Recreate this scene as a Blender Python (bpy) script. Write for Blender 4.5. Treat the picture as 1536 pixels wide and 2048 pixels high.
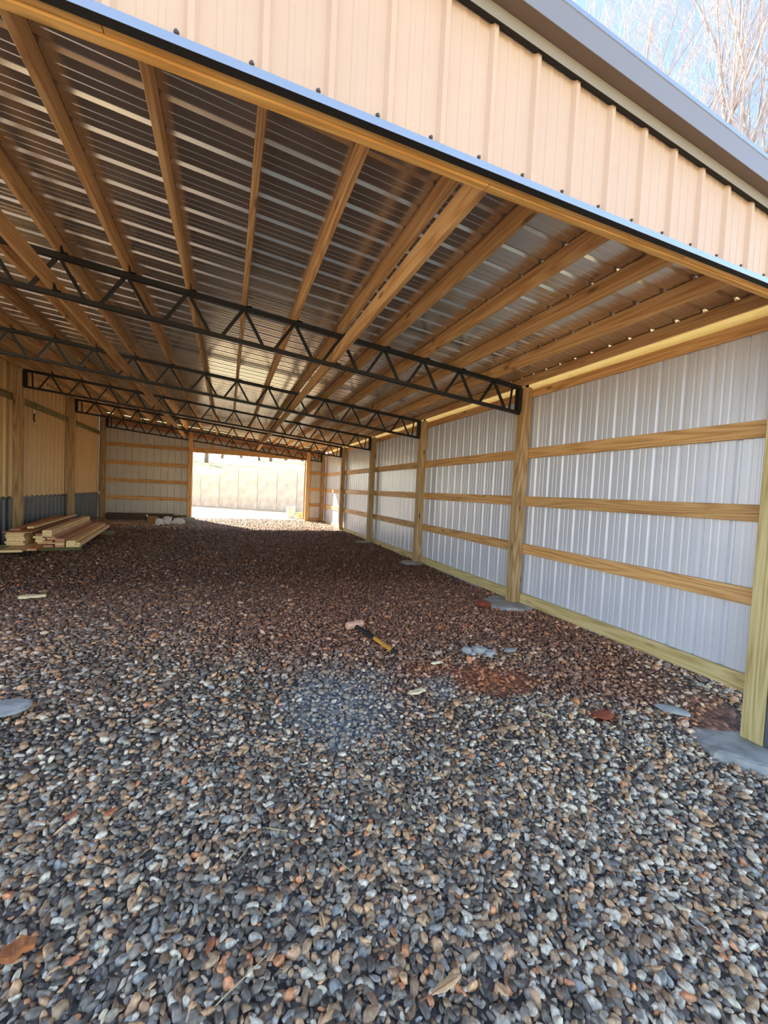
import bpy, bmesh, math, random
import numpy as np
from mathutils import Vector, Matrix

for o in list(bpy.data.objects):
    bpy.data.objects.remove(o, do_unlink=True)
scene = bpy.context.scene
COL = scene.collection
random.seed(7)
RNG = np.random.default_rng(11)

# ------------------------------------------------------------------ camera
def make_camera():
    f, cy, h = 802.57, 1019.33, 1.3872
    yaw, pitch, roll = [math.radians(v) for v in (21.4436, -2.4109, 2.6909)]
    fw = Vector((math.sin(yaw)*math.cos(pitch), math.cos(yaw)*math.cos(pitch), math.sin(pitch)))
    rt = Vector((math.cos(yaw), -math.sin(yaw), 0))
    up = rt.cross(fw)
    r2 = math.cos(roll)*rt + math.sin(roll)*up
    u2 = -math.sin(roll)*rt + math.cos(roll)*up
    cd = bpy.data.cameras.new('camera')
    cam = bpy.data.objects.new('camera', cd)
    COL.objects.link(cam)
    m = Matrix((r2, u2, -fw)).transposed().to_4x4()
    m.translation = Vector((0, 0, h))
    cam.matrix_world = m
    cd.sensor_fit = 'VERTICAL'
    cd.sensor_height = 36.0
    cd.lens = f*36.0/2048.0
    cd.shift_y = -(1024-cy)/2048.0
    cd.clip_start = 0.02
    cd.clip_end = 600
    scene.camera = cam
make_camera()

# ------------------------------------------------------------------ sky, sun, exposure
SUN_TRAVEL = Vector((0.60, -1.0, -0.74)).normalized()
def make_light():
    w = bpy.data.worlds.new('sky')
    scene.world = w
    w.use_nodes = True
    nt = w.node_tree
    nt.nodes.clear()
    out = nt.nodes.new('ShaderNodeOutputWorld')
    bg = nt.nodes.new('ShaderNodeBackground')
    sky = nt.nodes.new('ShaderNodeTexSky')
    sky.sky_type = 'NISHITA'
    sky.sun_disc = False
    sky.sun_elevation = math.asin(-SUN_TRAVEL.z)
    sky.sun_rotation = math.atan2(-SUN_TRAVEL.x, -SUN_TRAVEL.y)
    sky.altitude = 200
    sky.air_density = 1.0
    sky.dust_density = 0.35
    sky.ozone_density = 1.0
    bg.inputs['Strength'].default_value = 0.30
    hs = nt.nodes.new('ShaderNodeHueSaturation')
    hs.inputs['Saturation'].default_value = 0.97
    nt.links.new(sky.outputs[0], hs.inputs['Color'])
    nt.links.new(hs.outputs[0], bg.inputs[0])
    nt.links.new(bg.outputs[0], out.inputs[0])
    sd = bpy.data.lights.new('sun', 'SUN')
    sd.energy = 11.5
    sd.angle = math.radians(0.6)
    sd.color = (1.0, 0.90, 0.74)
    so = bpy.data.objects.new('sun', sd)
    COL.objects.link(so)
    so.rotation_euler = SUN_TRAVEL.to_track_quat('-Z', 'Y').to_euler()
    so.location = (-20, 40, 30)
    vs = scene.view_settings
    vs.view_transform = 'Standard'
    vs.look = 'None'
    vs.exposure = 0.95
    vs.gamma = 1.0
    vs.use_curve_mapping = False
make_light()

# ------------------------------------------------------------------ dimensions
W, XL = 3.671, -3.984                 # inner faces of the posts
YB = [1.617, 4.409, 7.459, 10.509, 13.559, 16.609]   # near faces of the posts
PW = 0.14
SL = 0.0896
ZT, TD = 2.529, 0.383                 # truss bottom at right end, truss depth
LWX = -4.23                           # siding of the older building
def chord(x): return ZT + TD + SL*(W-x)
def roofz(x): return chord(x) + 0.142

# ------------------------------------------------------------------ helpers
def S(r, g, b):
    def c(v):
        v /= 255.0
        return v/12.92 if v <= .04045 else ((v+.055)/1.055)**2.4
    return (c(r), c(g), c(b), 1.0)

def nmat(name):
    m = bpy.data.materials.new(name)
    m.use_nodes = True
    nt = m.node_tree
    b = nt.nodes['Principled BSDF']
    return m, nt, b

def N(nt, t, **kw):
    n = nt.nodes.new(t)
    for k, v in kw.items():
        setattr(n, k, v)
    return n

def ramp(nt, stops):
    r = N(nt, 'ShaderNodeValToRGB')
    e = r.color_ramp.elements
    while len(e) < len(stops):
        e.new(0.5)
    for el, (p, c) in zip(e, stops):
        el.position = p
        el.color = c
    return r

def wood(name, dark, mid, light, knot=0.8, rough=0.62, var=0.22):
    m, nt, b = nmat(name)
    L = nt.links.new
    tc = N(nt, 'ShaderNodeTexCoord')
    oi = N(nt, 'ShaderNodeObjectInfo')
    mul = N(nt, 'ShaderNodeVectorMath', operation='SCALE')
    comb = N(nt, 'ShaderNodeCombineXYZ')
    for i, k in enumerate((31.0, 17.0, 23.0)):
        mm = N(nt, 'ShaderNodeMath', operation='MULTIPLY')
        L(oi.outputs['Random'], mm.inputs[0]); mm.inputs[1].default_value = k
        L(mm.outputs[0], comb.inputs[i])
    add = N(nt, 'ShaderNodeVectorMath', operation='ADD')
    L(tc.outputs['Object'], add.inputs[0]); L(comb.outputs[0], add.inputs[1])
    mp = N(nt, 'ShaderNodeMapping'); mp.inputs['Scale'].default_value = (0.40, 7.0, 7.0)
    L(add.outputs[0], mp.inputs[0])
    n1 = N(nt, 'ShaderNodeTexNoise'); n1.inputs['Scale'].default_value = 1.0; n1.inputs['Detail'].default_value = 1.2
    L(mp.outputs[0], n1.inputs['Vector'])
    m1 = N(nt, 'ShaderNodeMath', operation='MULTIPLY'); m1.inputs[1].default_value = 62.0
    L(n1.outputs[0], m1.inputs[0])
    s1 = N(nt, 'ShaderNodeMath', operation='SINE'); L(m1.outputs[0], s1.inputs[0])
    mp2 = N(nt, 'ShaderNodeMapping'); mp2.inputs['Scale'].default_value = (3.0, 90.0, 90.0)
    L(add.outputs[0], mp2.inputs[0])
    n2 = N(nt, 'ShaderNodeTexNoise'); n2.inputs['Scale'].default_value = 1.0; n2.inputs['Detail'].default_value = 3.0
    L(mp2.outputs[0], n2.inputs['Vector'])
    mr = N(nt, 'ShaderNodeMapRange'); mr.inputs[1].default_value = -1; mr.inputs[2].default_value = 1
    L(s1.outputs[0], mr.inputs[0])
    mx = N(nt, 'ShaderNodeMath', operation='MULTIPLY_ADD'); mx.inputs[1].default_value = 0.36
    n2m = N(nt, 'ShaderNodeMath', operation='MULTIPLY'); n2m.inputs[1].default_value = 0.72
    L(n2.outputs[0], n2m.inputs[0]); L(mr.outputs[0], mx.inputs[0]); L(n2m.outputs[0], mx.inputs[2])
    r = ramp(nt, [(0.08, dark), (0.42, mid), (0.85, light)])
    L(mx.outputs[0], r.inputs[0])
    mp3 = N(nt, 'ShaderNodeMapping'); mp3.inputs['Scale'].default_value = (2.0, 7.0, 7.0)
    L(add.outputs[0], mp3.inputs[0])
    vo = N(nt, 'ShaderNodeTexVoronoi'); vo.inputs['Scale'].default_value = 1.0
    L(mp3.outputs[0], vo.inputs['Vector'])
    kr = ramp(nt, [(0.07, (1, 1, 1, 1)), (0.16, (0, 0, 0, 1))])
    L(vo.outputs['Distance'], kr.inputs[0])
    km = N(nt, 'ShaderNodeMath', operation='MULTIPLY'); km.inputs[1].default_value = knot
    L(kr.outputs[0], km.inputs[0])
    mixk = N(nt, 'ShaderNodeMixRGB'); L(km.outputs[0], mixk.inputs[0]); L(r.outputs[0], mixk.inputs[1])
    mixk.inputs[2].default_value = tuple(v*0.55 for v in dark[:3])+(1,)
    hsv = N(nt, 'ShaderNodeHueSaturation')
    vr = N(nt, 'ShaderNodeMapRange'); vr.inputs[3].default_value = 1-var; vr.inputs[4].default_value = 1+var
    L(oi.outputs['Random'], vr.inputs[0]); L(vr.outputs[0], hsv.inputs['Value']); L(mixk.outputs[0], hsv.inputs['Color'])
    L(hsv.outputs[0], b.inputs['Base Color'])
    b.inputs['Roughness'].default_value = rough
    bp_ = N(nt, 'ShaderNodeBump'); bp_.inputs['Strength'].default_value = 0.25; bp_.inputs['Distance'].default_value = 0.004
    L(mx.outputs[0], bp_.inputs['Height']); L(bp_.outputs[0], b.inputs['Normal'])
    return m

def plain(name, col, rough=0.5, metal=0.0, vary=0.12, scale=6.0, bump=0.0, bscale=60.0, coat=0.0):
    m, nt, b = nmat(name)
    L = nt.links.new
    tc = N(nt, 'ShaderNodeTexCoord')
    n1 = N(nt, 'ShaderNodeTexNoise'); n1.inputs['Scale'].default_value = scale; n1.inputs['Detail'].default_value = 5
    L(tc.outputs['Object'], n1.inputs['Vector'])
    lo = tuple(max(0, c*(1-vary)) for c in col[:3])+(1,)
    hi = tuple(min(1, c*(1+vary)) for c in col[:3])+(1,)
    r = ramp(nt, [(0.3, lo), (0.7, hi)])
    L(n1.outputs[0], r.inputs[0]); L(r.outputs[0], b.inputs['Base Color'])
    b.inputs['Roughness'].default_value = rough
    b.inputs['Metallic'].default_value = metal
    if coat:
        b.inputs['Coat Weight'].default_value = coat
        b.inputs['Coat Roughness'].default_value = 0.15
    if bump:
        n2 = N(nt, 'ShaderNodeTexNoise'); n2.inputs['Scale'].default_value = bscale; n2.inputs['Detail'].default_value = 6
        L(tc.outputs['Object'], n2.inputs['Vector'])
        bb = N(nt, 'ShaderNodeBump'); bb.inputs['Strength'].default_value = bump; bb.inputs['Distance'].default_value = 0.01
        L(n2.outputs[0], bb.inputs['Height']); L(bb.outputs[0], b.inputs['Normal'])
    return m

M = {}
M['pine'] = wood('golden_treated_pine', S(140, 92, 48), S(206, 152, 92), S(228, 182, 120))
M['purlin'] = wood('warm_purlin_pine', S(150, 100, 54), S(206, 154, 96), S(228, 184, 128))
M['header'] = wood('amber_header_pine', S(190, 130, 62), S(226, 166, 88), S(240, 190, 114), knot=0.5)
M['green'] = wood('green_treated_pine', S(140, 114, 62), S(204, 178, 116), S(228, 206, 150), knot=0.4, var=0.08)
M['post'] = wood('weathered_treated_post', S(96, 66, 38), S(172, 136, 90), S(204, 172, 124), knot=0.95, var=0.12)
M['paleboard'] = wood('lit_eave_pine', S(222, 178, 96), S(246, 214, 134), S(252, 228, 156), knot=0.3, var=0.05)  # eave boards: outdoor glow put into a paler pine colour
M['lumber'] = wood('raw_lumber', S(206, 156, 96), S(240, 204, 142), S(250, 222, 170), knot=0.4, var=0.10)
M['redlumber'] = wood('reddish_lumber', S(150, 92, 60), S(198, 134, 94), S(222, 164, 122), knot=0.5, var=0.16)
M['darkboard'] = wood('dark_stained_board', S(48, 32, 22), S(78, 54, 38), S(98, 72, 52), knot=0.3)
M['olive'] = wood('olive_treated_board', S(74, 64, 32), S(116, 104, 60), S(140, 128, 80), knot=0.4, var=0.1)
M['wallsteel'] = plain('pale_steel_wall_sheet', S(222, 222, 230), rough=0.34, metal=0.2, vary=0.04, scale=2.0)
M['backsteel'] = plain('warm_white_steel_sheet', S(206, 198, 186), rough=0.4, metal=0.1, vary=0.04, scale=2.0)
M['roofsteel'] = plain('galvalume_roof_sheet', S(214, 206, 194), rough=0.20, metal=0.85, vary=0.08, scale=1.5)
M['tan'] = plain('tan_painted_siding', S(211, 179, 154), rough=0.42, vary=0.03, scale=3.0, bump=0.05, bscale=400)
M['tanold'] = plain('tan_painted_old_siding', S(230, 192, 132), rough=0.42, vary=0.04, scale=3.0)
M['charcoal'] = plain('charcoal_painted_sheet', S(92, 92, 96), rough=0.4, vary=0.08, scale=3.0)
M['trim'] = plain('taupe_trim_paint', S(150, 140, 128), rough=0.42, vary=0.04)
M['soffit'] = plain('brown_soffit_paint', S(112, 92, 80), rough=0.5, vary=0.05)
M['fascia'] = plain('satin_fascia_paint', S(150, 144, 144), rough=0.34, metal=0.3, vary=0.03, scale=1.0)
M['lip'] = plain('glossy_metal_lip', S(206, 208, 212), rough=0.22, metal=0.8, vary=0.02)
M['gap'] = plain('black_gap_shade', S(26, 26, 28), rough=0.8, vary=0.1)  # shadow of the siding gaps, put in as black colour
M['blacksteel'] = plain('black_painted_steel', S(16, 13, 13), rough=0.5, metal=0.0, vary=0.3, scale=8)
M['concrete'] = plain('rough_grey_concrete', S(170, 166, 158), rough=0.85, vary=0.3, scale=7, bump=0.6, bscale=50)
M['wallconcrete'] = plain('poured_concrete_wall', S(216, 202, 186), rough=0.9, vary=0.2, scale=2.6, bump=0.4, bscale=8)
M['rock'] = plain('grey_rock', S(170, 168, 164), rough=0.8, vary=0.2, scale=12, bump=0.5, bscale=40)
M['clay'] = plain('red_clay', S(150, 74, 50), rough=0.95, vary=0.2, scale=14, bump=0.6, bscale=50)
M['leaf'] = plain('dry_tan_leaf', S(226, 182, 130), rough=0.7, vary=0.15, scale=40)
M['rustleaf'] = plain('rust_dry_leaf', S(188, 110, 74), rough=0.7, vary=0.2, scale=40)
M['bark'] = plain('orange_brown_bark', S(170, 100, 54), rough=0.85, vary=0.3, scale=30, bump=0.5, bscale=80)
M['chip'] = wood('splintered_wood_chip', S(190, 150, 96), S(232, 204, 156), S(246, 228, 190), knot=0.0)
M['screw'] = plain('zinc_screw', S(120, 110, 100), rough=0.35, metal=0.8, vary=0.05)
M['cardboard'] = plain('brown_cardboard', S(168, 118, 72), rough=0.85, vary=0.08)
M['paper'] = plain('white_wrapping', S(236, 232, 226), rough=0.7, vary=0.12, scale=14)
M['bin'] = plain('galvanised_bin', S(204, 204, 200), rough=0.4, metal=0.4, vary=0.12)
M['pinkhead'] = plain('peach_rubber_head', S(226, 172, 144), rough=0.6, vary=0.15, scale=25)
M['blackgrip'] = plain('black_rubber', S(34, 32, 32), rough=0.7, vary=0.2)
M['yellowgrip'] = plain('yellow_fibreglass', S(206, 144, 52), rough=0.5, vary=0.12, scale=20)
M['treebark'] = plain('pale_tree_bark', S(176, 164, 162), rough=0.85, vary=0.25, scale=5)
M['hillbark'] = plain('grey_brown_bark', S(118, 104, 92), rough=0.9, vary=0.3, scale=4)
M['straw'] = plain('dry_straw', S(206, 180, 130), rough=0.8, vary=0.2, scale=30)

def link(name, me, mat=None, parent=None):
    o = bpy.data.objects.new(name, me)
    COL.objects.link(o)
    if mat is not None and me is not None and not me.materials:
        me.materials.append(mat)
    if parent is not None:
        o.parent = parent
        o.matrix_parent_inverse = parent_mat(parent).inverted()
    return o

_pm = {}
def parent_mat(p): return _pm.get(p.name, Matrix.Identity(4))

def empty(name, loc=(0, 0, 0)):
    o = bpy.data.objects.new(name, None)
    o.empty_display_size = 0.1
    COL.objects.link(o)
    o.location = loc
    _pm[o.name] = Matrix.Translation(Vector(loc))
    return o

def structure(name):
    o = empty(name); o['kind'] = 'structure'
    return o

def tag(o, label, cat, group=None, kind=None):
    o['label'] = label; o['category'] = cat
    if group: o['group'] = group
    if kind: o['kind'] = kind
    return o

def mesh_np(name, V, F, smooth=False):
    me = bpy.data.meshes.new(name)
    me.from_pydata([tuple(v) for v in V], [], [tuple(f) for f in F])
    if smooth:
        me.polygons.foreach_set('use_smooth', [True]*len(me.polygons))
    me.update()
    return me

_boxes = {}
def boxmesh(l, w, t, c=0.004, mat=None, extra=''):
    key = (round(l, 4), round(w, 4), round(t, 4), c, mat.name if mat else '', extra)
    if key in _boxes:
        return _boxes[key]
    bm = bmesh.new()
    bmesh.ops.create_cube(bm, size=1.0)
    for v in bm.verts:
        v.co = Vector((v.co.x*l, v.co.y*w, v.co.z*t))
    if c:
        bmesh.ops.bevel(bm, geom=bm.edges[:], offset=min(c, 0.3*min(l, w, t)), segments=1, affect='EDGES')
    me = bpy.data.meshes.new('board')
    bm.to_mesh(me); bm.free()
    if mat: me.materials.append(mat)
    _boxes[key] = me
    return me

def frame(p0, p1, up=(0, 0, 1)):
    """matrix whose local X runs p0->p1, local Z near 'up', origin at the middle"""
    a, b = Vector(p0), Vector(p1)
    x = (b-a).normalized()
    u = Vector(up)
    y = u.cross(x)
    if y.length < 1e-6: y = Vector((0, 1, 0)).cross(x)
    y.normalize()
    z = x.cross(y)
    m = Matrix((x, y, z)).transposed().to_4x4()
    m.translation = (a+b)/2
    return m, (b-a).length

def board(name, p0, p1, w, t, mat, parent=None, up=(0, 0, 1), c=0.004):
    """board from p0 to p1 along its centre line; w across local Y, t along local Z (near up)"""
    m, l = frame(p0, p1, up)
    o = link(name, boxmesh(l, w, t, c, mat), None, parent)
    o.matrix_basis = m
    _pm[o.name] = m
    return o

def box(name, x0, x1, y0, y1, z0, z1, mat, parent=None, c=0.003):
    o = link(name, boxmesh(x1-x0, y1-y0, z1-z0, c, mat), None, parent)
    o.location = ((x0+x1)/2, (y0+y1)/2, (z0+z1)/2)
    return o

def rib_profile(width, pitch, big=0.019, small=0.003, half=0.024, top=0.010):
    pts = []
    n = int(round(width/pitch))
    for i in range(n):
        c = i*pitch
        pts += [(c-half, 0), (c-top, big), (c+top, big), (c+half, 0)]
        for k in (1/3, 2/3):
            mm = c+half+(pitch-2*half)*k
            if small:
                pts += [(mm-0.013, 0), (mm-0.008, small), (mm+0.008, small), (mm+0.013, 0)]
    pts.append((n*pitch-half, 0))
    return pts

def sheet(name, prof, fn_lo, fn_hi, mat):
    """corrugated sheet: profile point (u,h) -> fn(u,h) gives the low and the high end"""
    V, F = [], []
    for u, h in prof:
        V.append(fn_lo(u, h)); V.append(fn_hi(u, h))
    for i in range(len(prof)-1):
        F.append((2*i, 2*i+2, 2*i+3, 2*i+1))
    me = mesh_np(name, V, F)
    me.materials.append(mat)
    return me

# ------------------------------------------------------------------ ground shape
_gy = np.array([-80, -6, -3, 0, 1.5, 2.2, 3.2, 4.4, 7.5, 10.5, 13.5, 16.6, 20, 30, 80.])
_gv = np.array([-.9, -.55, -.5, -.45, -.41, -.34, -.20, -.08, -.05, -.02, 0, .05, .08, .12, .2])
_gt = np.linspace(-80, 80, 3201)
_gb = np.interp(_gt, _gy, _gv)
_k = np.hanning(23); _k /= _k.sum()
_gb = np.convolve(np.pad(_gb, 11, mode='edge'), _k, mode='valid')

def hashn(ix, iy, s):
    v = np.sin(ix*127.1 + iy*311.7 + s*74.7)*43758.5453
    return v-np.floor(v)
def vnoise(x, y, s=0.0):
    x = np.asarray(x, float); y = np.asarray(y, float)
    ix = np.floor(x); iy = np.floor(y)
    fx = x-ix; fy = y-iy
    fx = fx*fx*(3-2*fx); fy = fy*fy*(3-2*fy)
    a = hashn(ix, iy, s); b = hashn(ix+1, iy, s); c = hashn(ix, iy+1, s); d = hashn(ix+1, iy+1, s)
    return (a*(1-fx)+b*fx)*(1-fy)+(c*(1-fx)+d*fx)*fy
def fnoise(x, y, s=0.0):
    return 0.55*vnoise(x, y, s)+0.3*vnoise(2.1*x, 2.1*y, s+1)+0.15*vnoise(4.3*x, 4.3*y, s+2)
def sstep(a, b, v):
    t = np.clip((v-a)/(b-a), 0, 1)
    return t*t*(3-2*t)

def gz(x, y):
    x = np.asarray(x, float); y = np.asarray(y, float)
    z = np.interp(y, _gt, _gb)
    amp = np.interp(y, [1.70, 1.95, 2.2, 2.6, 3.2, 4.4, 5.0], [0, .17, .25, .215, .135, .01, 0])
    z = z + amp*np.where(x < 3.95, np.exp(-((x-3.95)/0.36)**2), 1-sstep(4.3, 6.0, x))   # soil banked against the skirt board
    z = z + 0.02*(fnoise(x*1.3, y*1.3, 5)-0.5)
    z = z - 0.16*sstep(4.2, 6.5, x)*sstep(-4, 3, y)           # yard falls away to the right
    return z
def g1(x, y): return float(gz(x, y))

def blob(x, y, cx, cy, rx, ry, s=0.0):
    d = ((x-cx)/rx)**2+((y-cy)/ry)**2
    d = d + 1.5*(fnoise(x*4, y*4, s)-0.5)
    return 1-sstep(0.1, 1.5, d)
def regions(x, y):
    n = fnoise(x*0.9, y*0.9, 3)
    red = sstep(2.7, 4.4, y+1.6*(n-0.5)+0.22*np.clip(x, -2, 3.5))
    red = red*(0.45+0.4*sstep(-1.2, 1.6, x+1.2*(n-0.5)))*(1-0.15*sstep(6.5, 10, y))
    red = np.maximum(red, 0.8*blob(x, y, 3.35, 2.75, 0.7, 0.55, 1))
    red = red*(1-sstep(12.8, 15.0, y))
    orange = np.maximum.reduce([blob(x, y, 2.25, 2.92, 0.50, 0.26, 2), 0.9*blob(x, y, 2.85, 2.26, 0.12, 0.09, 3),
                                0.7*blob(x, y, 1.75, 3.2, 0.3, 0.16, 4), 0.55*blob(x, y, 3.62, 1.96, 0.28, 0.18, 6)])
    grey = np.maximum(blob(x, y, 0.85, 2.92, 0.55, 0.46, 8), 0.9*blob(x, y, 1.72, 2.9, 0.17, 0.17, 9))
    dark = sstep(4.0, 7.0, y)*(1-sstep(12.8, 14.6, y))  # fades out at the back, where lighter gravel paints the sun patch
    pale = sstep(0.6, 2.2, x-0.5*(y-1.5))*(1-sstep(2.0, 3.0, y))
    return red, orange, grey, dark, pale

PAL = np.array([S(92, 86, 82)[:3], S(116, 110, 105)[:3], S(138, 131, 124)[:3], S(156, 132, 110)[:3], S(186, 152, 122)[:3],
                S(202, 195, 187)[:3], S(236, 226, 210)[:3], S(140, 142, 146)[:3], S(200, 140, 104)[:3], S(128, 104, 86)[:3]])
PRB = np.array([.21, .18, .15, .12, .075, .055, .025, .07, .022, .10])
def stone_colours(x, y, rng):
    n = len(x)
    red, orange, grey, dark, pale = regions(x, y)
    idx = rng.choice(len(PAL), size=n, p=PRB/PRB.sum())
    sw = rng.random(n) < 0.05+0.30*pale
    idx = np.where(sw, rng.choice([4, 5, 5, 6, 3], size=n), idx)
    c = PAL[idx]*(0.75+0.5*rng.random(n))[:, None]
    lum = c.mean(1, keepdims=True)
    redc = np.array(S(132, 84, 64)[:3])[None]*(0.45+2.4*lum)
    c = c*(1-0.8*red[:, None])+redc*0.8*red[:, None]
    oc = np.array(S(164, 104, 70)[:3])[None]*(0.8+0.8*lum)
    c = c*(1-0.7*orange[:, None])+oc*0.7*orange[:, None]
    gc = np.array(S(160, 164, 168)[:3])[None]*(0.55+1.6*lum)
    c = c*(1-0.5*grey[:, None])+gc*0.5*grey[:, None]
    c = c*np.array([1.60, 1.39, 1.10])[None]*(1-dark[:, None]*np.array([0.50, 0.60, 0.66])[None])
    return c*np.minimum(1, 0.88/c.max(1, keepdims=True))

# ------------------------------------------------------------------ floor
floor = structure('floor')
def ground_mat():
    m, nt, b = nmat('gravel_ground')
    L = nt.links.new
    tc = N(nt, 'ShaderNodeTexCoord')
    at = N(nt, 'ShaderNodeAttribute'); at.attribute_name = 'tint'
    vo = N(nt, 'ShaderNodeTexVoronoi'); vo.inputs['Scale'].default_value = 34
    L(tc.outputs['Object'], vo.inputs['Vector'])
    hs = N(nt, 'ShaderNodeSeparateColor'); L(vo.outputs['Color'], hs.inputs[0])
    r = ramp(nt, [(0.0, (.35, .35, .36, 1)), (0.5, (.8, .78, .76, 1)), (0.8, (1.3, 1.22, 1.12, 1)), (1.0, (2.2, 2.1, 2.0, 1))])
    L(hs.outputs[0], r.inputs[0])
    er = ramp(nt, [(0.25, (1, 1, 1, 1)), (0.62, (0.25, 0.25, 0.25, 1))])
    L(vo.outputs['Distance'], er.inputs[0])
    mx = N(nt, 'ShaderNodeMixRGB', blend_type='MULTIPLY'); mx.inputs[0].default_value = 1
    L(at.outputs['Color'], mx.inputs[1]); L(r.outputs[0], mx.inputs[2])
    L(mx.outputs[0], b.inputs['Base Color'])
    b.inputs['Roughness'].default_value = 0.75
    bb = N(nt, 'ShaderNodeBump'); bb.inputs['Strength'].default_value = 0.9; bb.inputs['Distance'].default_value = 0.02
    inv = N(nt, 'ShaderNodeMath', operation='SUBTRACT'); inv.inputs[0].default_value = 1
    L(vo.outputs['Distance'], inv.inputs[1]); L(inv.outputs[0], bb.inputs['Height']); L(bb.outputs[0], b.inputs['Normal'])
    return m
M['ground'] = ground_mat()

def ground_mesh():
    def axis(a, b, lo, hi, fine, coarse):
        f = list(np.arange(lo, hi+1e-6, fine))
        left, right = [], []
        s, v = coarse, lo
        while v > a: v -= s; left.append(v); s *= 1.35
        s, v = coarse, hi
        while v < b: v += s; right.append(v); s *= 1.35
        return np.array(left[::-1]+f+right)
    xs = axis(-70, 70, -5.2, 5.2, 0.1, 0.2)
    ys = axis(-70, 22.0, -1.0, 19.0, 0.1, 0.2)
    ys = np.append(ys[ys < 30], 30.5)
    X, Y = np.meshgrid(xs, ys)
    Z = gz(X, Y)
    nx, ny = len(xs), len(ys)
    V = np.stack([X.ravel(), Y.ravel(), Z.ravel()], 1)
    F = [(j*nx+i, j*nx+i+1, (j+1)*nx+i+1, (j+1)*nx+i) for j in range(ny-1) for i in range(nx-1)]
    me = mesh_np('ground', V, F, True)
    x, y = V[:, 0], V[:, 1]
    red, orange, grey, dark, pale = regions(x, y)
    base = np.tile(np.array(S(112, 102, 94)[:3]), (len(x), 1))
    def mixc(c, col, w): return c*(1-w[:, None])+np.array(col[:3])[None]*w[:, None]
    base = mixc(base, S(100, 62, 46), 0.85*red)
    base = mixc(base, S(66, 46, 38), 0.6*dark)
    base = mixc(base, S(166, 104, 70), orange)
    base = mixc(base, S(150, 154, 158), 0.8*grey)
    yard_sunpatch = np.maximum(np.maximum(sstep(16.4, 17.2, y), 0.45*sstep(12.8, 14.6, y)), np.maximum(sstep(4.3, 5.5, x), sstep(-1.5, -4.5, y)))  # weaker indoor band paints the sun patch inside the back opening
    base = mixc(base, S(222, 206, 166), 0.9*yard_sunpatch)
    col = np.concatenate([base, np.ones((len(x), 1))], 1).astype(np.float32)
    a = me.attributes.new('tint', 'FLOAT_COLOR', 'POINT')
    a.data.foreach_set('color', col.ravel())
    return me
gm = link('gravel_bed', ground_mesh(), M['ground'], floor)

def stone_mats():
    out = []
    for kind in ('attr', 'obj'):
        m, nt, b = nmat('gravel_stone_'+kind)
        L = nt.links.new
        if kind == 'attr':
            a = N(nt, 'ShaderNodeAttribute'); a.attribute_name = 'Col'; src = a.outputs['Color']
        else:
            a = N(nt, 'ShaderNodeObjectInfo'); src = a.outputs['Color']
        g = N(nt, 'ShaderNodeNewGeometry')
        n1 = N(nt, 'ShaderNodeTexNoise'); n1.inputs['Scale'].default_value = 55; n1.inputs['Detail'].default_value = 4
        L(g.outputs['Position'], n1.inputs['Vector'])
        mr = N(nt, 'ShaderNodeMapRange'); mr.inputs[1].default_value = .3; mr.inputs[2].default_value = .7
        mr.inputs[3].default_value = .55; mr.inputs[4].default_value = 1.32
        L(n1.outputs[0], mr.inputs[0])
        mx = N(nt, 'ShaderNodeVectorMath', operation='SCALE')
        L(src, mx.inputs[0]); L(mr.outputs[0], mx.inputs['Scale'])
        L(mx.outputs[0], b.inputs['Base Color'])
        b.inputs['Roughness'].default_value = 0.48
        bb = N(nt, 'ShaderNodeBump'); bb.inputs['Strength'].default_value = 0.35; bb.inputs['Distance'].default_value = 0.004
        L(n1.outputs[0], bb.inputs['Height']); L(bb.outputs[0], b.inputs['Normal'])
        out.append(m)
    return out
M['stone_attr'], M['stone_obj'] = stone_mats()

def stone_templates(sub, n, seed):
    rng = np.random.default_rng(seed)
    res = []
    for i in range(n):
        bm = bmesh.new()
        bmesh.ops.create_icosphere(bm, subdivisions=sub, radius=1.0)
        V = np.array([v.co[:] for v in bm.verts]); F = np.array([[v.index for v in f.verts] for f in bm.faces])
        bm.free()
        for k in range(9):                       # chop flat facets, as crushed rock has
            nrm = rng.normal(size=3); nrm /= np.linalg.norm(nrm)
            d = 0.42+0.42*rng.random()
            e = V@nrm-d
            V = V-np.outer(np.clip(e, 0, None), nrm)
        V = V*(1+0.05*rng.normal(size=(len(V), 1)))*np.array([1.45, 0.80+0.35*rng.random(), 0.52+0.3*rng.random()])
        res.append((V, F))
    return res

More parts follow.
